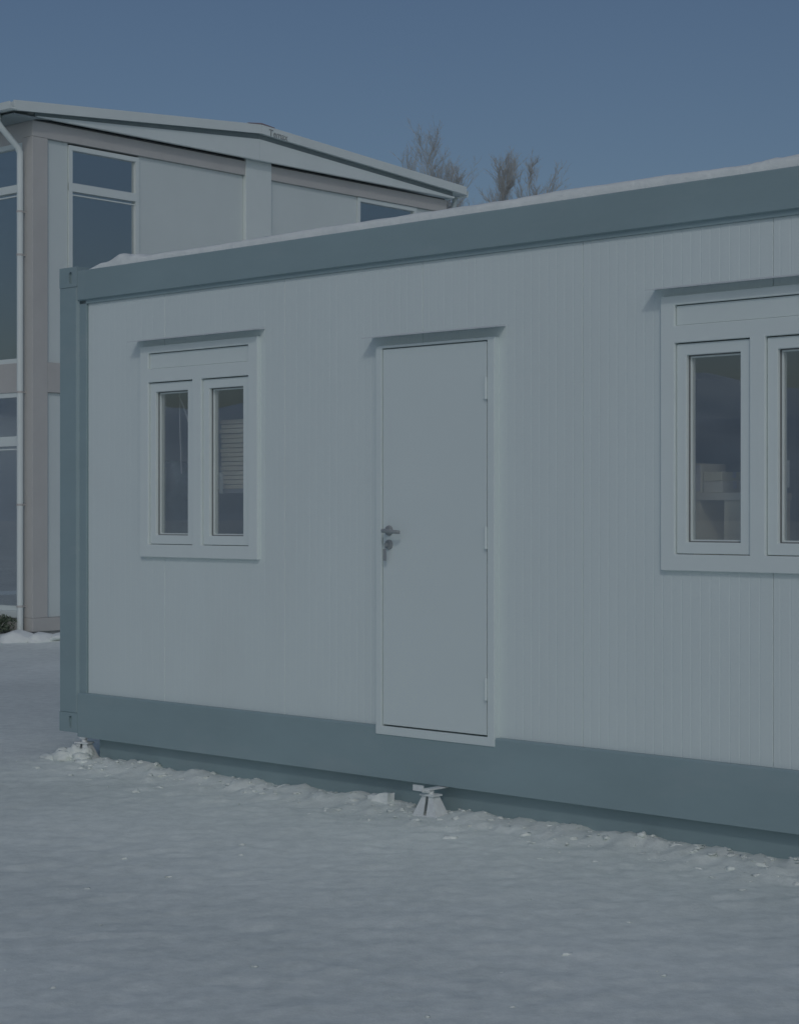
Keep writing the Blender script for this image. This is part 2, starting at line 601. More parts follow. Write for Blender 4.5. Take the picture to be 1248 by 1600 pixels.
for a, b in ADDED_WIN:
    added_win = ring('window', a + 0.001, b - 0.001, 1.2505, 2.2995, 0.07, ya + 0.01, yb + 0.012, 'pvc', cont)  # added out of view to let daylight into the container
    box('pane', a + 0.068, b - 0.068, ya + 0.04, ya + 0.046, 1.318, 2.232, 'glass', added_win, 0.0)
box('cable_duct', 2.75, 4.3, ya - 0.028, ya - 0.0005, 1.755, 1.79, 'pvc', cont, 0.002)

# --- front wall: sandwich panels with lined faces, cut round the openings
OPEN = [(0.800, 1.775, 1.275, 2.465), (4.525, 5.493, 1.275, 2.465), (2.74, 3.505, 0.30, 2.345)]
SEAMS = [0.247, 0.975, 1.997, 3.018, 4.040, 5.074, LEN - 0.247]
Z0W, Z1W = 0.4095, 2.7855


def wall_panel(a, b):
    bm = bmesh.new()
    g = 0.0016
    a2, b2 = a + g * 0.5, b - g * 0.5
    pts = [(a2, WY + 0.003), (a2 + 0.002, WY)]
    pitch = 0.0511
    k = math.ceil((a + 0.02) / pitch)
    while k * pitch < b - 0.02:
        x = k * pitch
        pts += [(x - 0.005, WY), (x - 0.0015, WY + 0.0007), (x + 0.0015, WY + 0.0007), (x + 0.005, WY)]
        k += 1
    pts += [(b2 - 0.002, WY), (b2, WY + 0.003)]
    for o in OPEN:
        for e in (o[0], o[1]):
            if a2 < e < b2 and all(abs(e - p[0]) > 1e-5 for p in pts):
                pts.append((e, WY))
    pts.sort()
    # openings' edges that land inside a groove keep the groove's depth
    zc = sorted({Z0W, Z1W} | {z for o in OPEN for z in o[2:] if Z0W < z < Z1W})
    cache = {}

    def V(x, y, z):
        key = (round(x, 5), round(y, 5), round(z, 5))
        if key not in cache:
            cache[key] = bm.verts.new((x, y, z))
        return cache[key]
    YB = WY + 0.062

    def solid(xm, zm):
        return a2 < xm < b2 and Z0W < zm < Z1W and not any(o[0] < xm < o[1] and o[2] < zm < o[3] for o in OPEN)
    for i in range(len(pts) - 1):
        (xa, ya), (xb, yb) = pts[i], pts[i + 1]
        xm = (xa + xb) / 2
        for j in range(len(zc) - 1):
            za, zb = zc[j], zc[j + 1]
            zm = (za + zb) / 2
            if not solid(xm, zm):
                continue
            bm.faces.new((V(xa, ya, za), V(xb, yb, za), V(xb, yb, zb), V(xa, ya, zb)))
            bm.faces.new((V(xb, YB, za), V(xa, YB, za), V(xa, YB, zb), V(xb, YB, zb)))
            pm = pts[i - 1][0] + 1e-6 if i > 0 else a - 1
            if i == 0 or not solid((pts[i - 1][0] + xa) / 2, zm):
                bm.faces.new((V(xa, YB, za), V(xa, ya, za), V(xa, ya, zb), V(xa, YB, zb)))
            if i == len(pts) - 2 or not solid((xb + pts[i + 2][0]) / 2, zm):
                bm.faces.new((V(xb, yb, za), V(xb, YB, za), V(xb, YB, zb), V(xb, yb, zb)))
            if j == 0 or not solid(xm, (zc[j - 1] + za) / 2):
                bm.faces.new((V(xb, yb, za), V(xa, ya, za), V(xa, YB, za), V(xb, YB, za)))
            if j == len(zc) - 2 or not solid(xm, (zb + zc[j + 2]) / 2):
                bm.faces.new((V(xa, ya, zb), V(xb, yb, zb), V(xb, YB, zb), V(xa, YB, zb)))
    return link('wall_panel', bm, 'panel', cont)


for a, b in zip(SEAMS[:-1], SEAMS[1:]):
    wall_panel(a, b)


def drip_cap(x0, x1, z, parent, depth=0.082):
    """Thin folded sheet sloping out from the wall with a small turned-down nose."""
    w = WY - 0.0005
    pr = [(w, z + 0.012), (w - 0.002, z + 0.012), (w - 0.003, z + 0.005), (w - depth, z - 0.003), (w - depth, z - 0.007), (w - depth + 0.002, z - 0.007), (w - depth + 0.0025, z - 0.005), (w, z + 0.003)]
    bm = bmesh.new()
    add_extrude(bm, pr, 'x', x0, x1)
    return link('drip_cap', bm, 'cap', parent)


def cont_window(x0, x1, z0, z1, handle_on):
    """Two-sash plastic window with a shutter box above the sashes."""
    yf, yb = 0.006, 0.085
    mid = (x0 + x1) / 2
    jw, mull = 0.076, 0.078
    sz0, sz1 = z0 + 0.074, 2.274
    bz0, bz1 = 2.352, z1 - 0.042
    bm = bmesh.new()
    # outer frame with three openings: shutter box, left sash, right sash
    xs = [x0, x0 + jw, mid - mull / 2, mid + mull / 2, x1 - jw, x1]
    zs = [z0, sz0, sz1, bz0, bz1, z1]
    holes = {(1, 1), (3, 1), (1, 3), (2, 3), (3, 3)}
    cache = {}

    def V(x, y, z):
        k = (round(x, 5), round(y, 5), round(z, 5))
        if k not in cache:
            cache[k] = bm.verts.new((x, y, z))
        return cache[k]

    def sol(i, j):
        return 0 <= i < 5 and 0 <= j < 5 and (i, j) not in holes
    for i in range(5):
        for j in range(5):
            if not sol(i, j):
                continue
            xa, xb, za, zb = xs[i], xs[i + 1], zs[j], zs[j + 1]
            bm.faces.new((V(xa, yf, za), V(xb, yf, za), V(xb, yf, zb), V(xa, yf, zb)))
            bm.faces.new((V(xb, yb, za), V(xa, yb, za), V(xa, yb, zb), V(xb, yb, zb)))
            if not sol(i - 1, j):
                bm.faces.new((V(xa, yb, za), V(xa, yf, za), V(xa, yf, zb), V(xa, yb, zb)))
            if not sol(i + 1, j):
                bm.faces.new((V(xb, yf, za), V(xb, yb, za), V(xb, yb, zb), V(xb, yf, zb)))
            if not sol(i, j - 1):
                bm.faces.new((V(xb, yf, za), V(xa, yf, za), V(xa, yb, za), V(xb, yb, za)))
            if not sol(i, j + 1):
                bm.faces.new((V(xa, yf, zb), V(xb, yf, zb), V(xb, yb, zb), V(xa, yb, zb)))
    bmesh.ops.recalc_face_normals(bm, faces=bm.faces)
    sharp = [e for e in bm.edges if len(e.link_faces) == 2 and e.calc_face_angle(0) > 0.5]
    bmesh.ops.bevel(bm, geom=sharp, offset=0.004, segments=2, affect='EDGES', profile=0.6, clamp_overlap=True)
    win = link('window', bm, 'pvc', cont)
    # shutter box lid, a little back in its opening
    box('shutter_box', x0 + jw + 0.003, x1 - jw - 0.003, yf + 0.014, yb, bz0 + 0.002, bz1 - 0.004, 'pvc', win, 0.002)
    for k, (a, b) in enumerate(((x0 + jw, mid - mull / 2), (mid + mull / 2, x1 - jw))):
        a, b = a + 0.003, b - 0.0035
        c, d = sz0 + 0.003, sz1 - 0.005
        ring('sash', a, b, c, d, 0.052, yf + 0.014, yb - 0.004, 'pvc', win, 0.004)
        ring('glazing_seal', a + 0.0515, b - 0.0515, c + 0.0515, d - 0.0515, 0.005, yf + 0.034, yb - 0.014, 'seal', win, 0.0)
        ring('glazing_bead', a + 0.0565, b - 0.0565, c + 0.0565, d - 0.0565, 0.007, yf + 0.040, yb - 0.010, 'pvc', win, 0.0)
        box('pane', a + 0.0525, b - 0.0525, yf + 0.048, yf + 0.0525, c + 0.0525, d - 0.0525, 'glass', win, 0.0)
    hb = bmesh.new()
    add_box(hb, handle_on - 0.012, handle_on + 0.012, yb + 0.0, yb + 0.012, 1.70, 1.76)
    add_box(hb, handle_on - 0.009, handle_on + 0.009, yb + 0.012, yb + 0.040, 1.715, 1.735)
    add_box(hb, handle_on - 0.010, handle_on + 0.010, yb + 0.040, yb + 0.056, 1.62, 1.74)
    link('window_handle', hb, 'pvc', win, bevel=0.002)
    drip_cap(x0 - 0.045, x1 + 0.036, z1 + 0.034, win)
    return win


w1 = cont_window(0.775, 1.800, 1.250, 2.487, 1.352)
w2 = cont_window(4.500, 5.518, 1.250, 2.487, 5.078)

# --- door
DX0, DX1, DZ0, DZ1 = 2.720, 3.525, 0.366, 2.372
LX0, LX1, LZ0, LZ1 = 2.768, 3.470, 0.418, 2.352
bm = bmesh.new()
add_box(bm, LX0, LX1, 0.000, 0.050, LZ0, LZ1)
door = link('door', bm, 'door', cont, bevel=0.003)
bm = bmesh.new()
add_ring(bm, DX0, DX1, DZ0, DZ1, LX0 - 0.005, LX1 + 0.010, LZ0 - 0.008, LZ1 + 0.006, -0.006, 0.085)
link('door_frame', bm, 'door', door, bevel=0.004)
bm = bmesh.new()
add_box(bm, LX0 - 0.004, LX1 + 0.005, 0.052, 0.080, LZ0 - 0.005, LZ1 + 0.005)
link('door_seal', bm, 'seal', door)
drip_cap(DX0 - 0.050, DX1 + 0.045, 2.418, door, 0.088)
for z in (2.122, 1.387, 0.645):
    hb = bmesh.new()
    add_tube(hb, [(LX1 + 0.003, -0.009, z - 0.055), (LX1 + 0.003, -0.009, z + 0.055)], 0.008, 10)
    add_box(hb, LX1 - 0.024, LX1 - 0.001, -0.004, -0.0005, z - 0.055, z + 0.055)
    link('hinge', hb, 'door', door)
hb = bmesh.new()
hx, hz = 2.812, 1.418
add_tube(hb, [(hx, -0.0003, hz), (hx, -0.008, hz)], [0.027, 0.025], 20)
add_tube(hb, [(hx, -0.007, hz), (hx, -0.045, hz), (hx + 0.008, -0.055, hz), (hx + 0.03, -0.058, hz - 0.001), (hx + 0.105, -0.055, hz - 0.006), (hx + 0.118, -0.044, hz - 0.007)], [0.011, 0.011, 0.0115, 0.011, 0.010, 0.008], 10)
link('handle', hb, 'handle', door, smooth=True)
hb = bmesh.new()
kz = hz - 0.072
add_tube(hb, [(hx, -0.0003, kz), (hx, -0.010, kz)], [0.026, 0.023], 20)
add_box(hb, hx - 0.004, hx + 0.004, -0.034, -0.009, kz - 0.010, kz + 0.008)
link('lock_rose', hb, 'handle', door)
hb = bmesh.new()
add_tube(hb, [(hx, -0.030, kz - 0.006), (hx - 0.002, -0.032, kz - 0.016), (hx, -0.030, kz - 0.024)], 0.003, 6)
add_box(hb, hx - 0.011, hx + 0.009, -0.033, -0.029, kz - 0.082, kz - 0.022)
link('hanging_key', hb, 'handle', door)

# ------------------------------------------------------------------ snow on the container's roof
def roof_snow():
    xs = np.linspace(0.285, LEN - 0.28, 330)
    ys = np.concatenate([np.array([0.0, 0.0, 0.004, 0.012, 0.025, 0.045, 0.07, 0.10]), np.linspace(0.14, WID - 0.15, 40)])
    bm = bmesh.new()
    grid = []
    for i, x in enumerate(xs):
        row = []
        wob = float(fbm(np.array([x * 3.1]), np.array([2.2]), 1.0, 4)[0])
        fine = float(fbm(np.array([x * 16.0]), np.array([7.7]), 1.0, 3)[0])
        thick = 0.036 + 0.018 * min(1, x / 2.5) + 0.014 * wob + 0.010 * fine * min(1, max(0.25, (x - 3.6) / 1.5))
        thick += 0.040 * math.exp(-((x - 0.56) / 0.075) ** 2) + 0.022 * math.exp(-((x - 0.70) / 0.06) ** 2)
        thick *= min(1, (x - 0.27) / 0.1)
        thick = max(0.006, thick)
        y00 = 0.012 + 0.010 * wob + 0.006 * fine
        for j, yy in enumerate(ys):
            prof = 1.0 if yy > 0.045 else (0.0 if j == 0 else 0.45 + 0.55 * math.sqrt(max(0.0, 1 - (1 - yy / 0.045) ** 2)))
            more = 0.02 * min(1, yy / 0.5) * (0.5 + float(fbm(np.array([x * 2]), np.array([yy * 2]), 1, 2)[0]))
            edge = min(1, (WID - 0.12 - yy) / 0.1)
            z = 2.9895 + (thick + more) * prof * max(0, edge) if j else 2.9895
            row.append(bm.verts.new((x, y00 + yy, z)))
        grid.append(row)
    for i in range(len(xs) - 1):
        for j in range(len(ys) - 1):
            bm.faces.new((grid[i][j], grid[i + 1][j], grid[i + 1][j + 1], grid[i][j + 1]))
    # close to the roof all round and below
    bm.normal_update()
    bot = [[bm.verts.new((r[j].co.x, r[j].co.y, 2.956 if r[j].co.y > 0.115 else 2.9895)) for j in (0, len(ys) - 1)] for r in grid]
    for i in range(len(xs) - 1):
        bm.faces.new((grid[i][-1], grid[i + 1][-1], bot[i + 1][1], bot[i][1]))
    o = link('roof_snow', bm, 'fresh', None, smooth=True)
    o.location = C_O
    o.rotation_euler = (0, 0, C_A)
    tag(o, 'thin uneven layer of snow lying along the roof edge of the container', 'snow', kind='stuff')


roof_snow()

# ------------------------------------------------------------------ jacks
def jack(s, d, rz, label, hh=0.10, wide=0.078, lever=True):
    p = cw(s, d)
    z = gz(p.x, p.y)
    t = empty('support_jack', (p.x, p.y, max(0.0, z - 0.006)), C_A + rz)
    tag(t, label, 'jack', 'jacks under the container')
    box('base_plate', -wide - 0.008, wide + 0.008, -0.05, 0.05, -0.02, 0.006, 'steel', t, 0.001)
    # four-sided tapering housing; the front is split by a slot
    bm = bmesh.new()
    w0, w1 = wide, wide * 0.45
    for side in (-1, 1):
        a = [(side * 0.010, -0.046, 0.006), (side * w0, -0.046, 0.006), (side * w1, -0.026, hh), (side * 0.010, -0.026, hh)]
        b = [(x, y + 0.004, zz) for x, y, zz in a]
        A = [bm.verts.new(q) for q in a]
        B = [bm.verts.new(q) for q in b]
        for k in range(4):
            bm.faces.new((A[k], A[(k + 1) % 4], B[(k + 1) % 4], B[k]))
        bm.faces.new(A)
        bm.faces.new(B[::-1])
    link('front_plate', bm, 'steel', t)
    bm = bmesh.new()
    for side in (-1, 1):
        a = [(side * (w0 - 0.001), -0.042, 0.006), (side * (w0 - 0.001), 0.046, 0.006), (side * (w1 - 0.001), 0.026, hh), (side * (w1 - 0.001), -0.022, hh)]
        A = [bm.verts.new(q) for q in a]
        B = [bm.verts.new((q[0] - side * 0.004, q[1], q[2])) for q in a]
        for k in range(4):
            bm.faces.new((A[k], A[(k + 1) % 4], B[(k + 1) % 4], B[k]))
        bm.faces.new(A)
        bm.faces.new(B[::-1])
    link('side_plate', bm, 'steel', t)
    box('top_plate', -w1 - 0.012, w1 + 0.012, -0.034, 0.034, hh, hh + 0.009, 'steel', t, 0.001)
    tube('screw', [(0, 0, 0.02), (0, 0, hh + 0.035)], 0.016, 'steel', t, 12)
    box('head_plate', -0.022, 0.022, -0.022, 0.105, hh + 0.030, hh + 0.037, 'steel', t, 0.001)
    if lever:
        bm = bmesh.new()
        add_tube(bm, [(0.0, -0.012, hh + 0.022), (-0.004, -0.058, hh + 0.032)], 0.011, 8)
        add_box(bm, -0.060, 0.004, -0.068, -0.056, hh + 0.028, hh + 0.056)
        link('lever', bm, 'steel', t)
    return t


jack(3.170, 0.075, 0.0, 'small steel screw jack under the container in front of the door')
jack(0.235, -0.01, 0.25, 'screw jack half buried in snow under the left corner of the container', 0.10, 0.085, False)


# ------------------------------------------------------------------ snow lumps
def add_lump(bm, c, rx, ry, rz, seed, sub=2, rough=0.35, rot=0.0, f=1.6):
    v0 = len(bm.verts)
    r = bmesh.ops.create_icosphere(bm, subdivisions=sub, radius=1.0)
    ca, sa = math.cos(rot), math.sin(rot)
    for v in r['verts']:
        n = v.co.normalized()
        k = 1 + rough * noise.fractal(n * f + Vector((seed * 3.7, seed * 1.3, seed)), 0.7, 2.0, 3)
        p = Vector((n.x * rx * k, n.y * ry * k, n.z * rz * k))
        v.co = Vector((c[0] + p.x * ca - p.y * sa, c[1] + p.x * sa + p.y * ca, c[2] + p.z))


bm = bmesh.new()
rr = random.Random(5)
for i in range(420):
    s = rr.uniform(0.3, 5.9)
    d = abs(rr.gauss(0.0, 0.22)) - 0.05
    p = cw(s, d)
    r = 0.005 + 0.016 * rr.random() ** 2.5
    add_lump(bm, (p.x, p.y, gz(p.x, p.y) - r * 0.10), r * rr.uniform(0.9, 2.0), r * rr.uniform(0.8, 1.4), r * rr.uniform(0.35, 0.7), i, 2, 0.7, rr.random() * 6)
for i in range(60):
    y = 5.2 + 6.5 * rr.random() ** 1.4
    x = rr.uniform(-0.25, 0.25) * y
    lx = Vector((x, y, 0)) - C_O
    if lx.dot(C_V) > -0.3 and lx.dot(C_U) > -0.2:
        continue
    r = 0.004 + 0.009 * rr.random() ** 3
    add_lump(bm, (x, y, gz(x, y) + r * 0.1), r * rr.uniform(0.9, 1.9), r * rr.uniform(0.8, 1.4), r * rr.uniform(0.3, 0.6), i + 900, 2, 0.7, rr.random() * 6)
o = link('snow_rubble', bm, 'snow', None, smooth=True)
tag(o, 'broken crumbs of snow scattered along the foot of the container', 'snow', kind='stuff')

# the heap pushed against the corner jack
bm = bmesh.new()
for k, (s, d, rx, ry, rz_) in enumerate([(0.16, 0.09, 0.085, 0.06, 0.038), (0.05, 0.10, 0.10, 0.06, 0.024), (0.30, 0.06, 0.07, 0.055, 0.034), (0.22, 0.05, 0.06, 0.05, 0.062), (0.10, 0.05, 0.06, 0.05, 0.045), (0.36, 0.09, 0.07, 0.05, 0.018), (0.27, 0.0, 0.05, 0.05, 0.06)]):
    p = cw(s, d)
    add_lump(bm, (p.x, p.y, gz(p.x, p.y) + rz_ * 0.2), rx, ry, rz_, k + 31, 3, 0.34, C_A, 2.0)
o = link('snow_heap', bm, 'snow', None, smooth=True)
tag(o, 'small crusty heap of snow against the jack at the container corner', 'snow heap')
bm = bmesh.new()
p = cw(2.80, 0.05)
add_box(bm, -0.062, 0.062, -0.03, 0.03, -0.02, 0.036)
bmesh.ops.subdivide_edges(bm, edges=bm.edges, cuts=4, use_grid_fill=True)
for v in bm.verts:
    v.co += noise.noise_vector(v.co * 22) * 0.010 + Vector((0, 0, 0.012 if v.co.x > 0.01 and v.co.z > 0.02 else 0))
o = link('snow_block', bm, 'fresh', None, smooth=False)
o.location = (p.x, p.y, gz(p.x, p.y))
o.rotation_euler = (0, 0, C_A + 0.2)
tag(o, 'squarish broken block of snow by the container left of the door jack', 'snow block')

# ------------------------------------------------------------------ things stored inside the container (seen through the panes)
def inside(name, s, d, z, label, cat, rz=0.0):
    p = C_O + C_U * s + C_V * d + Vector((0, 0, z))
    return tag(empty(name, p, C_A + rz), label, cat)


FL = 0.4022
# rack behind the left window with a pile of boards
rk = inside('storage_rack', 1.54, 0.33, FL, 'dark steel rack inside the left window carrying the pile of boards', 'rack')
for x in (-0.30, 0.30):
    for y in (-0.14, 0.14):
        box('upright', x - 0.015, x + 0.015, y - 0.015, y + 0.015, 0.0, 1.24, 'rack', rk, 0.002)
for z in (0.45, 1.22):
    box('shelf', -0.32, 0.32, -0.16, 0.16, z + 0.0005, z + 0.025, 'rack', rk, 0.002)
bs = inside('board_stack', 1.54, 0.33, FL + 1.2455, 'pile of pale boards behind the right pane of the left window', 'boards')
z = 0.0
rb = random.Random(3)
while z < 0.385:
    t = 0.022 + 0.004 * rb.random()
    o1, o2 = rb.uniform(-0.008, 0.008), rb.uniform(-0.006, 0.006)
    box('board', -0.27 + o1, 0.27 + o1, -0.13 + o2, 0.13 + o2, z + 0.001, z + t, 'board', bs, 0.002)
    z += t + 0.003
# wrapped roll and loose cable behind the left pane
bm = bmesh.new()
add_tube(bm, [(0, 0, 0.0), (0, 0, 0.3), (0.005, 0, 0.75), (0, 0.004, 1.22), (0, 0, 1.40)], [0.13, 0.14, 0.128, 0.137, 0.10], 24)
bmesh.ops.subdivide_edges(bm, edges=[e for e in bm.edges if abs(e.verts[0].co.z - e.verts[1].co.z) > 0.05], cuts=10)
for v in bm.verts:
    v.co += noise.noise_vector(Vector((v.co.x * 9, v.co.y * 9, v.co.z * 6))) * 0.018
wr = link('wrapped_roll', bm, 'plastic', None, smooth=True)
p = C_O + C_U * 0.55 + C_V * 0.42 + Vector((0, 0, FL + 0.02))
wr.location = p
tag(wr, 'blue grey plastic wrapped roll standing behind the left pane of the left window', 'roll')
cb = inside('hanging_cable', 0.955, 0.16, 0, 'white cable hanging down behind the left pane of the left window', 'cable')
tube('cable_loop', [(0.00, 0.03, 2.698), (0.0, 0.02, 2.30), (0.0, 0.0, 2.19), (0.035, 0.0, 2.14), (0.07, 0.0, 2.07), (0.10, 0.0, 2.0), (0.12, 0.0, 1.9)], 0.006, 'cable', cb, 8)
tube('cable_end', [(0.004, 0.0, 2.19), (0.0, 0.0, 2.1), (0.004, 0.0, 1.98), (0.012, 0.0, 1.85), (0.016, 0.0, 1.74)], 0.004, 'cable', cb, 8)
# cupboard and boxes behind the right window
cu = inside('open_cupboard', 4.60, 0.40, FL, 'cream open-fronted cupboard inside the right window', 'cupboard')
for a, b in ((-0.50, -0.47), (-0.080, -0.048), (0.085, 0.235)):
    box('side_panel', a, b, -0.16, 0.16, 0.0, 1.165, 'cream', cu, 0.002)
for a, b in ((-0.469, -0.081), (-0.047, 0.084)):
    box('back_panel', a, b, 0.14, 0.158, 0.02, 1.164, 'rack', cu, 0.001)
    box('bottom_board', a, b, -0.155, 0.139, 0.02, 0.05, 'cream', cu, 0.002)
    box('shelf', a, b, -0.12, 0.139, 0.62, 0.64, 'rack', cu, 0.002)
box('top_board', -0.51, 0.240, -0.17, 0.165, 1.1655, 1.200, 'carton', cu, 0.003)
cz = FL + 1.2005
for x, y, w, h, mt, lab in ((0.022, 0.0, 0.105, 0.052, 'carton', 'flat cream carton on the cupboard, lower of the two'), (0.018, 0.004, 0.100, 0.042, 'cream', 'flat cream carton on the cupboard, upper of the two')):
    q = inside('carton', 4.60 + x, 0.345 + y, cz, lab, 'carton')
    q['group'] = 'cartons on the cupboard'
    box('carton_body', -w / 2, w / 2, -0.10, 0.10, 0.0005, h, mt, q, 0.003)
    box('packing_tape', -w / 2 - 0.001, w / 2 + 0.001, -0.015, 0.015, h * 0.35, h + 0.001, 'cable', q, 0.0)
    cz += h + 0.0015
bk = inside('ring_binder', 4.538, 0.345, FL + 1.2005, 'pale upright binder at the left end of the cupboard top', 'binder')
box('cover', -0.022, 0.022, -0.10, 0.10, 0.0005, 0.135, 'carton', bk, 0.003)
box('paper_block', -0.017, 0.017, -0.104, -0.1005, 0.006, 0.128, 'cable', bk, 0.0)

# ------------------------------------------------------------------ the two-storey building behind
bld = empty('two_storey_building', B_O, B_A)
tag(bld, 'two storey white panelled building with beige steel frame and low gable roof behind the container', 'building')
BL, BD = 7.55, 6.6                       # gable width and depth
G = {}


def bpanel(x0, x1, z0, z1, y0=0.0, name='wall_panel', mat='bpanel', t=0.08):
    return box(name, x0 + 0.003, x1 - 0.003, y0, y0 + t, z0 + 0.002, z1 - 0.002, mat, bld, 0.004)


# posts and beams of the gable (front at y = -0.04)
for x0, x1 in ((0.0, 0.225), (7.33, BL)):
    box('corner_post', x0, x1, -0.04, 0.16, 0.26, 5.948, 'beige', bld, 0.006)
box('gable_beam', 0.0, 3.444, -0.042, 0.12, 5.95, 6.135, 'beige', bld, 0.006)
box('gable_beam', 3.916, BL, -0.042, 0.12, 5.95, 6.135, 'beige', bld, 0.006)
box('floor_beam', 0.226, 7.329, -0.036, 0.12, 2.937, 3.292, 'beige', bld, 0.006)
box('base_beam', 0.0, BL, -0.045, 0.16, 0.10, 0.2585, 'beige', bld, 0.006)
box('plinth', 0.02, BL - 0.02, -0.02, 0.25, -0.35, 0.0985, 'concrete', bld, 0.01)
# storey divider and cover strip in the middle of the gable
box('cover_strip', 3.446, 3.914, -0.055, 0.06, 0.26, 6.40, 'bwhite', bld, 0.006)
box('joint_strip', 3.64, 3.66, -0.075, -0.056, 6.17, 6.46, 'pvc', bld, 0.002)


def bwindow(x0, x1, z0, z1, trans, y=0.0, flip=None, parent=bld, mids=()):
    """Fixed light over a tall light, white frame; flip: built on the left face (along local y)."""
    bm = bmesh.new()
    fw = 0.055
    parts = [(x0, x1, z0, z0 + fw), (x0, x1, z1 - fw, z1)] + [(x0, x1, a, b) for a, b in trans]
    parts += [(x0, x0 + fw, z0 + fw, z1 - fw), (x1 - fw, x1, z0 + fw, z1 - fw)] + [(m - 0.04, m + 0.04, z0 + fw, z1 - fw) for m in mids]

    def bx(a, b, c, d, e, f):
        if flip is None:
            add_box(bm, a, b, c, d, e, f)
        else:
            add_box(bm, c, d, a, b, e, f)
    for k, (a, b, c, d) in enumerate(parts):
        pr = 0.0 if k < 2 + len(trans) else 0.002
        bx(a, b, y - 0.02 + pr, y + 0.06, c, d)
    w = link('window', bm, 'bwhite', parent)
    zs = [z0 + fw] + [t for ab in sorted(trans) for t in ab] + [z1 - fw]
    xs = [x0 + fw] + [q for m in mids for q in (m - 0.04, m + 0.04)] + [x1 - fw]
    for i in range(0, len(xs), 2):
        for j in range(0, len(zs), 2):
            bm = bmesh.new()
            bx(xs[i] - 0.004, xs[i + 1] + 0.004, y + 0.020, y + 0.026, zs[j] - 0.004, zs[j + 1] + 0.004)
            link('pane', bm, 'bglass', w)
            if j or len(zs) < 3:
                continue
            bm = bmesh.new()
            bx(xs[i] - 0.002, xs[i + 1] + 0.002, y + 0.006, y + 0.018, zs[j + 1] - 0.045, zs[j + 1] - 0.030)
            link('glazing_bar', bm, 'bwhite', w)
    return w


# upper storey of the gable
bpanel(0.226, 0.555, 3.293, 5.949)
bwindow(0.556, 1.650, 3.40, 5.925, [(5.375, 5.475)])
bpanel(0.5555, 1.6505, 3.293, 3.399, name='sill_panel')
bpanel(1.651, 3.445, 3.293, 5.949)
bpanel(3.915, 5.640, 3.293, 5.949)
bwindow(5.642, 6.90, 3.40, 5.985 - 0.04, [])
bpanel(5.6415, 6.9005, 3.293, 3.399, name='sill_panel')
bpanel(6.902, 7.329, 3.293, 5.949)
# lower storey of the gable
for a, b in ((0.226, 1.65), (1.651, 3.445), (3.915, 5.64), (5.641, 7.329)):
    bpanel(a, b, 0.2595, 2.936)
# left face, along local y at x = 0
def lbox(name, y0, y1, z0, z1, x0, x1, mat, bev=0.005, parent=bld):
    return box(name, x0, x1, y0, y1, z0, z1, mat, parent, bev)


lbox('side_floor_beam', 0.161, BD, 2.937, 3.285, -0.002, 0.12, 'beige')
lbox('side_base_beam', 0.161, BD, 0.10, 0.2585, -0.004, 0.12, 'beige')
lbox('side_top_beam', 0.121, BD, 5.90, 6.135, 0.004, 0.12, 'beige')
lbox('side_plinth', 0.26, BD, -0.35, 0.0985, 0.03, 0.2, 'concrete')
bwindow(0.1615, 2.70, 3.286, 5.899, [(5.32, 5.41)], y=0.03, flip=True, mids=(1.43,))
bwindow(0.1615, 2.70, 0.34, 2.936, [(2.300, 2.415)], y=0.03, flip=True, mids=(1.43,))
lbox('side_sill', 0.1615, 2.72, 0.2595, 0.338, -0.06, 0.10, 'bwhite')
for z0, z1 in ((0.26, 2.936), (3.286, 5.899)):
    for a, b in ((2.722, 4.6), (4.602, BD)):
        lbox('side_panel', a, b, z0, z1, 0.02, 0.10, 'bpanel')
# far faces, floors and ceilings close the volume
box('far_wall', BL - 0.10, BL - 0.02, 0.17, BD, 0.26, 6.13, 'bpanel', bld)
box('rear_wall', 0.13, BL - 0.11, BD - 0.1, BD - 0.02, 0.26, 6.13, 'bpanel', bld)
box('storey_floor', 0.13, BL - 0.11, 0.13, BD - 0.11, 3.0, 3.2, 'concrete', bld)
box('ground_floor', 0.21, BL - 0.11, 0.26, BD - 0.11, 0.05, 0.2, 'concrete', bld)
box('top_ceiling', 0.13, BL - 0.11, 0.13, BD - 0.11, 6.0, 6.1, 'inside', bld)
box('partition', 0.14, 3.4, 2.2, 2.3, 3.21, 5.99, 'inside', bld)

# roof: two shallow slopes with a white fascia, gable infill under them
AP, EL, ER = 3.58, -0.37, 7.80
ZA, ZL, ZR = 6.605, 6.275, 6.335
OH = -0.20                                # how far the roof stands out in front of the gable


def slope(x):
    return ZL + (ZA - ZL) * (x - EL) / (AP - EL) if x < AP else ZA + (ZR - ZA) * (x - AP) / (ER - AP)


TH = 0.095
pr = [(EL, ZL - TH), (AP, ZA - TH), (ER, ZR - TH), (ER, ZR), (AP, ZA), (EL, ZL)]
roof = extrude('roof', pr, 'y', OH + 0.02, BD + 0.2, 'bwhite', bld)
for (xa, xb) in ((EL - 0.01, AP - 0.002), (AP + 0.002, ER + 0.01)):
    pr = [(xa, slope(xa) - TH - 0.012), (xb, slope(xb) - TH - 0.012), (xb, slope(xb) + 0.012), (xa, slope(xa) + 0.012)]
    extrude('fascia', pr, 'y', OH - 0.01, OH + 0.0195, 'bwhite', roof, 0.003)
pr = [(AP - 0.24, slope(AP - 0.24) + 0.013), (AP, ZA + 0.014), (AP + 0.24, slope(AP + 0.24) + 0.013), (AP + 0.24, slope(AP + 0.24) + 0.02), (AP, ZA + 0.030), (AP - 0.24, slope(AP - 0.24) + 0.02)]
extrude('ridge_cap', pr, 'y', OH - 0.015, BD + 0.2, 'ridge', roof)
IN = -0.150
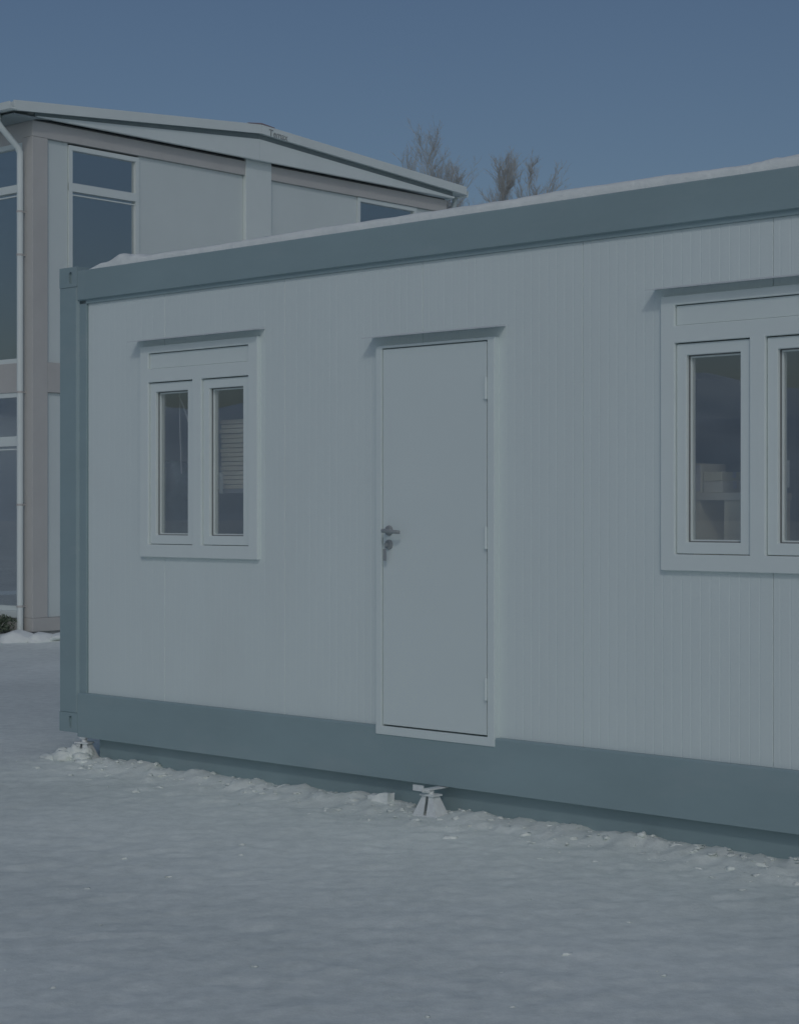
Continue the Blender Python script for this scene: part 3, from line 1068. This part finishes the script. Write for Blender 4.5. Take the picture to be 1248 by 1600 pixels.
for (xa, xb) in ((-0.02, 3.60), (3.603, 7.60)):
    za, zb = slope(xa) - TH - 0.075, slope(xb) - TH - 0.075
    pr = [(xa, 6.158), (xb, 6.158), (xb, max(6.162, zb)), (xa, max(6.162, za))]
    extrude('gable_infill', pr, 'y', IN, IN + 0.06, 'bwhite', bld, 0.0)
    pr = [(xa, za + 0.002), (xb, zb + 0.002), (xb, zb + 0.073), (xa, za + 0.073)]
    extrude('verge_shade', pr, 'y', IN + 0.035, IN + 0.06, 'shade_paint', roof, 0.0)  # dark strip that paints the shadow band below the fascia
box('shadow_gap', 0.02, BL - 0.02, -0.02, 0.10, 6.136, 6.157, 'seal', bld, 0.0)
# eaves gutter and downpipe of the left side
pr = [(EL + 0.015, ZL - 0.10), (EL - 0.085, ZL - 0.10), (EL - 0.10, ZL - 0.02), (EL - 0.088, ZL - 0.02), (EL - 0.075, ZL - 0.085), (EL + 0.015, ZL - 0.085)]
extrude('gutter', pr, 'y', OH - 0.03, BD + 0.2, 'bwhite', roof)
box('eaves_soffit', EL + 0.02, -0.021, OH + 0.05, BD, ZL - TH - 0.055, ZL - TH - 0.030, 'shade_paint', roof)  # coloured dark to paint in the shade under the eaves
dp = tube('downpipe', [(EL - 0.03, 0.10, ZL - 0.11), (EL - 0.03, 0.10, ZL - 0.20), (EL + 0.02, 0.10, ZL - 0.26), (-0.11, 0.10, ZL - 0.46), (-0.075, 0.10, ZL - 0.52), (-0.075, 0.10, ZL - 0.62), (-0.075, 0.10, 3.0), (-0.075, 0.10, 0.10), (-0.09, 0.10, 0.04), (-0.14, 0.10, 0.0)], 0.038, 'bwhite', bld, 14)
for z in (5.06, 4.55, 2.93, 1.60, 0.40):
    bm = bmesh.new()
    add_tube(bm, [(-0.075, 0.10, z - 0.012), (-0.075, 0.10, z + 0.012)], 0.043, 14)
    add_box(bm, -0.06, 0.0, 0.09, 0.11, z - 0.008, z + 0.008)
    link('pipe_bracket', bm, 'beige', dp)
tube('far_downpipe', [(ER + 0.02, 0.02, ZR - 0.13), (ER + 0.0, 0.02, ZR - 0.22), (BL + 0.10, 0.02, ZR - 0.52), (BL + 0.06, 0.02, ZR - 0.62), (BL + 0.06, 0.02, 0.1)], 0.038, 'bwhite', bld, 12)
pr = [(ER - 0.005, ZR - 0.13), (ER + 0.085, ZR - 0.13), (ER + 0.10, ZR - 0.04), (ER + 0.088, ZR - 0.04), (ER + 0.075, ZR - 0.115), (ER - 0.005, ZR - 0.115)]
extrude('gutter', pr, 'y', OH + 0.03, BD + 0.2, 'bwhite', roof)
# lettering on the fascia beside the ridge
fc = bpy.data.curves.new('lettering', 'FONT')
fc.body = 'Temax'
fc.size = 0.125
fc.extrude = 0.003
ft = bpy.data.objects.new('lettering_curve', fc)
COL.objects.link(ft)
bpy.context.view_layer.update()
lm = bpy.data.meshes.new_from_object(ft.evaluated_get(bpy.context.evaluated_depsgraph_get()))
bpy.data.objects.remove(ft)
lm.materials.clear()
lm.materials.append(M['letters'])
lt = bpy.data.objects.new('lettering', lm)
COL.objects.link(lt)
lt.parent = roof
lt.location = (AP + 0.13, OH - 0.0145, slope(AP + 0.13) - 0.105)
lt.rotation_euler = (R(90), -math.atan((ZR - ZA) / (ER - AP)), 0)

# snow heap at the downpipe, shrub under the left windows
def B(x, y):
    return B_O + Vector((math.cos(B_A) * x - math.sin(B_A) * y, math.sin(B_A) * x + math.cos(B_A) * y, 0))


bm = bmesh.new()
for k, (x, y, rx, ry, rz_) in enumerate([(-0.22, -0.06, 0.26, 0.20, 0.13), (-0.35, 0.25, 0.28, 0.22, 0.09), (-0.02, -0.28, 0.22, 0.15, 0.09), (0.25, -0.42, 0.30, 0.12, 0.06), (-0.6, 0.35, 0.3, 0.2, 0.07)]):
    p = B(x, y)
    add_lump(bm, (p.x, p.y, gz(p.x, p.y)), rx, ry, rz_, k + 70, 3, 0.25, B_A)
o = link('snow_heap', bm, 'fresh', None, smooth=True)
tag(o, 'rounded heap of snow under the white downpipe of the building', 'snow heap')

rs = random.Random(21)
p0 = B(-0.26, 0.85)
sh = tag(empty('low_shrub', (p0.x, p0.y, 0)), 'low dark green shrub growing under the left windows of the building', 'shrub')
bm = bmesh.new()
for i in range(26):
    a, q = rs.uniform(0, 6.28), rs.uniform(0.05, 0.5)
    ax = Vector((math.cos(B_A + math.pi / 2), math.sin(B_A + math.pi / 2), 0)) * rs.uniform(-0.55, 0.6)
    tip = ax * 1.15 + Vector((math.cos(a) * 0.12, math.sin(a) * 0.12, rs.uniform(0.16, 0.34)))
    add_tube(bm, [ax, (ax + tip) / 2 + Vector((0, 0, 0.03)), tip], [0.008, 0.006, 0.002], 4)
link('stem', bm, 'bark', sh)
bm = bmesh.new()
ax = Vector((math.cos(B_A + math.pi / 2), math.sin(B_A + math.pi / 2), 0))
for i in range(3200):
    t = rs.uniform(-0.66, 0.72)
    rad = math.sqrt(rs.random()) * 0.18
    a = rs.uniform(0, 6.28)
    lump = 0.20 + 0.07 * noise.noise(Vector((t * 5, 0, 0)))
    c = ax * t + Vector((math.cos(a) * rad, math.sin(a) * rad, lump * rs.random() ** 0.7 + 0.06 + 0.04 * rs.random()))
    u = Vector((rs.gauss(0, 1), rs.gauss(0, 1), rs.gauss(0, 1))).normalized()
    w = u.orthogonal().normalized()
    l_, k_ = rs.uniform(0.018, 0.034), rs.uniform(0.006, 0.011)
    vs = [bm.verts.new(c - u * l_), bm.verts.new(c + w * k_), bm.verts.new(c + u * l_), bm.verts.new(c - w * k_)]
    bm.faces.new(vs)
link('crown', bm, 'leaf', sh)


# ------------------------------------------------------------------ bare trees far behind
def tree(x, y, top, width, label, seed, stems):
    """Several upright stems with ever finer twigs; every twig is a thin three-sided spike."""
    rt = random.Random(seed)
    t = tag(empty('bare_tree', (x, y, 0)), label, 'tree', 'bare trees behind the buildings')
    V, F = {'t': [], 'c': []}, {'t': [], 'c': []}

    def spike(w, p, q, r0, r1):
        d = (q - p).normalized()
        a = d.orthogonal().normalized()
        b = d.cross(a)
        v, k0 = V[w], len(V[w])
        for c, r in ((p, r0), (q, r1)):
            for k in range(3):
                an = k * 2.0944
                v.append(c + a * (r * math.cos(an)) + b * (r * math.sin(an)))
        for k in range(3):
            j = (k + 1) % 3
            F[w].append((k0 + k, k0 + j, k0 + 3 + j, k0 + 3 + k))

    def rnd(s_):
        return Vector((rt.gauss(0, s_), rt.gauss(0, s_), rt.gauss(0, s_ * 0.6)))

    def twig(p, d, length, r, depth):
        n = 3 if depth == 1 else 2
        q = p
        for k in range(n):
            d = (d + rnd(0.13) + Vector((0, 0, 0.10))).normalized()
            q2 = q + d * (length / n)
            spike('c', q, q2, r * (1 - 0.3 * k), r * (1 - 0.3 * (k + 1)))
            if depth < 4:
                for m in range((3, 3, 2)[depth - 1]):
                    a = rt.uniform(0, 6.283)
                    nd = (d + Vector((math.cos(a), math.sin(a), 0)) * rt.uniform(0.35, 0.8)).normalized()
                    twig(q.lerp(q2, rt.random()), nd, length * rt.uniform(0.32, 0.55), max(0.0027, r * 0.48), depth + 1)
            q = q2
    for k in range(stems):
        fx = (k + 0.5) / stems - 0.5 if stems > 1 else 0.0
        hh = top * (1 - 0.16 * abs(fx) - 0.07 * rt.random()) if k else top
        foot = Vector((fx * width * 0.4, rt.gauss(0, 0.3), -0.1))
        head = Vector((fx * width * 0.8 + rt.gauss(0, 0.1), rt.gauss(0, 0.4), hh * 0.94))
        n = 12
        pts = [foot.lerp(head, i / n) + rnd(0.05) * (0 < i < n) for i in range(n + 1)]
        for i in range(n):
            spike('t', pts[i], pts[i + 1], 0.075 * (1 - 0.85 * i / n), 0.075 * (1 - 0.85 * (i + 1) / n))
        for m in range(26):
            f = rt.uniform(0.25, 1.0) ** 0.7
            i = min(n - 1, int(f * n))
            p = pts[i].lerp(pts[i + 1], f * n - i)
            a = rt.uniform(0, 6.283)
            d = (Vector((math.cos(a), math.sin(a), 0)) * rt.uniform(0.25, 0.6) + Vector((0, 0, 1))).normalized()
            twig(p, d, min(1.7, hh - p.z + 0.05) * rt.uniform(0.6, 0.95), 0.014, 1)
    for w, nm in (('t', 'trunk'), ('c', 'crown')):
        me = bpy.data.meshes.new(nm)
        me.from_pydata(V[w], [], F[w])
        me.materials.append(M['bark'])
        o_ = bpy.data.objects.new(nm, me)
        COL.objects.link(o_)
        o_.parent = t


def at(px, Y):
    return (px - 624) / 2900.0 * Y


tree(at(694, 58), 58, 13.5, 1.7, 'tallest bare tree, showing above the right end of the gable roof', 4, 4)
tree(at(648, 62), 62, 13.6, 0.8, 'slim bare tree just left of the tallest one, over the gable roof', 9, 2)
tree(at(790, 60), 60, 12.9, 1.2, 'bare tree in the middle, left one of the pair over the container roof', 13, 3)
tree(at(855, 60), 60, 13.2, 1.8, 'bushy bare tree, right one of the pair over the container roof', 17, 5)
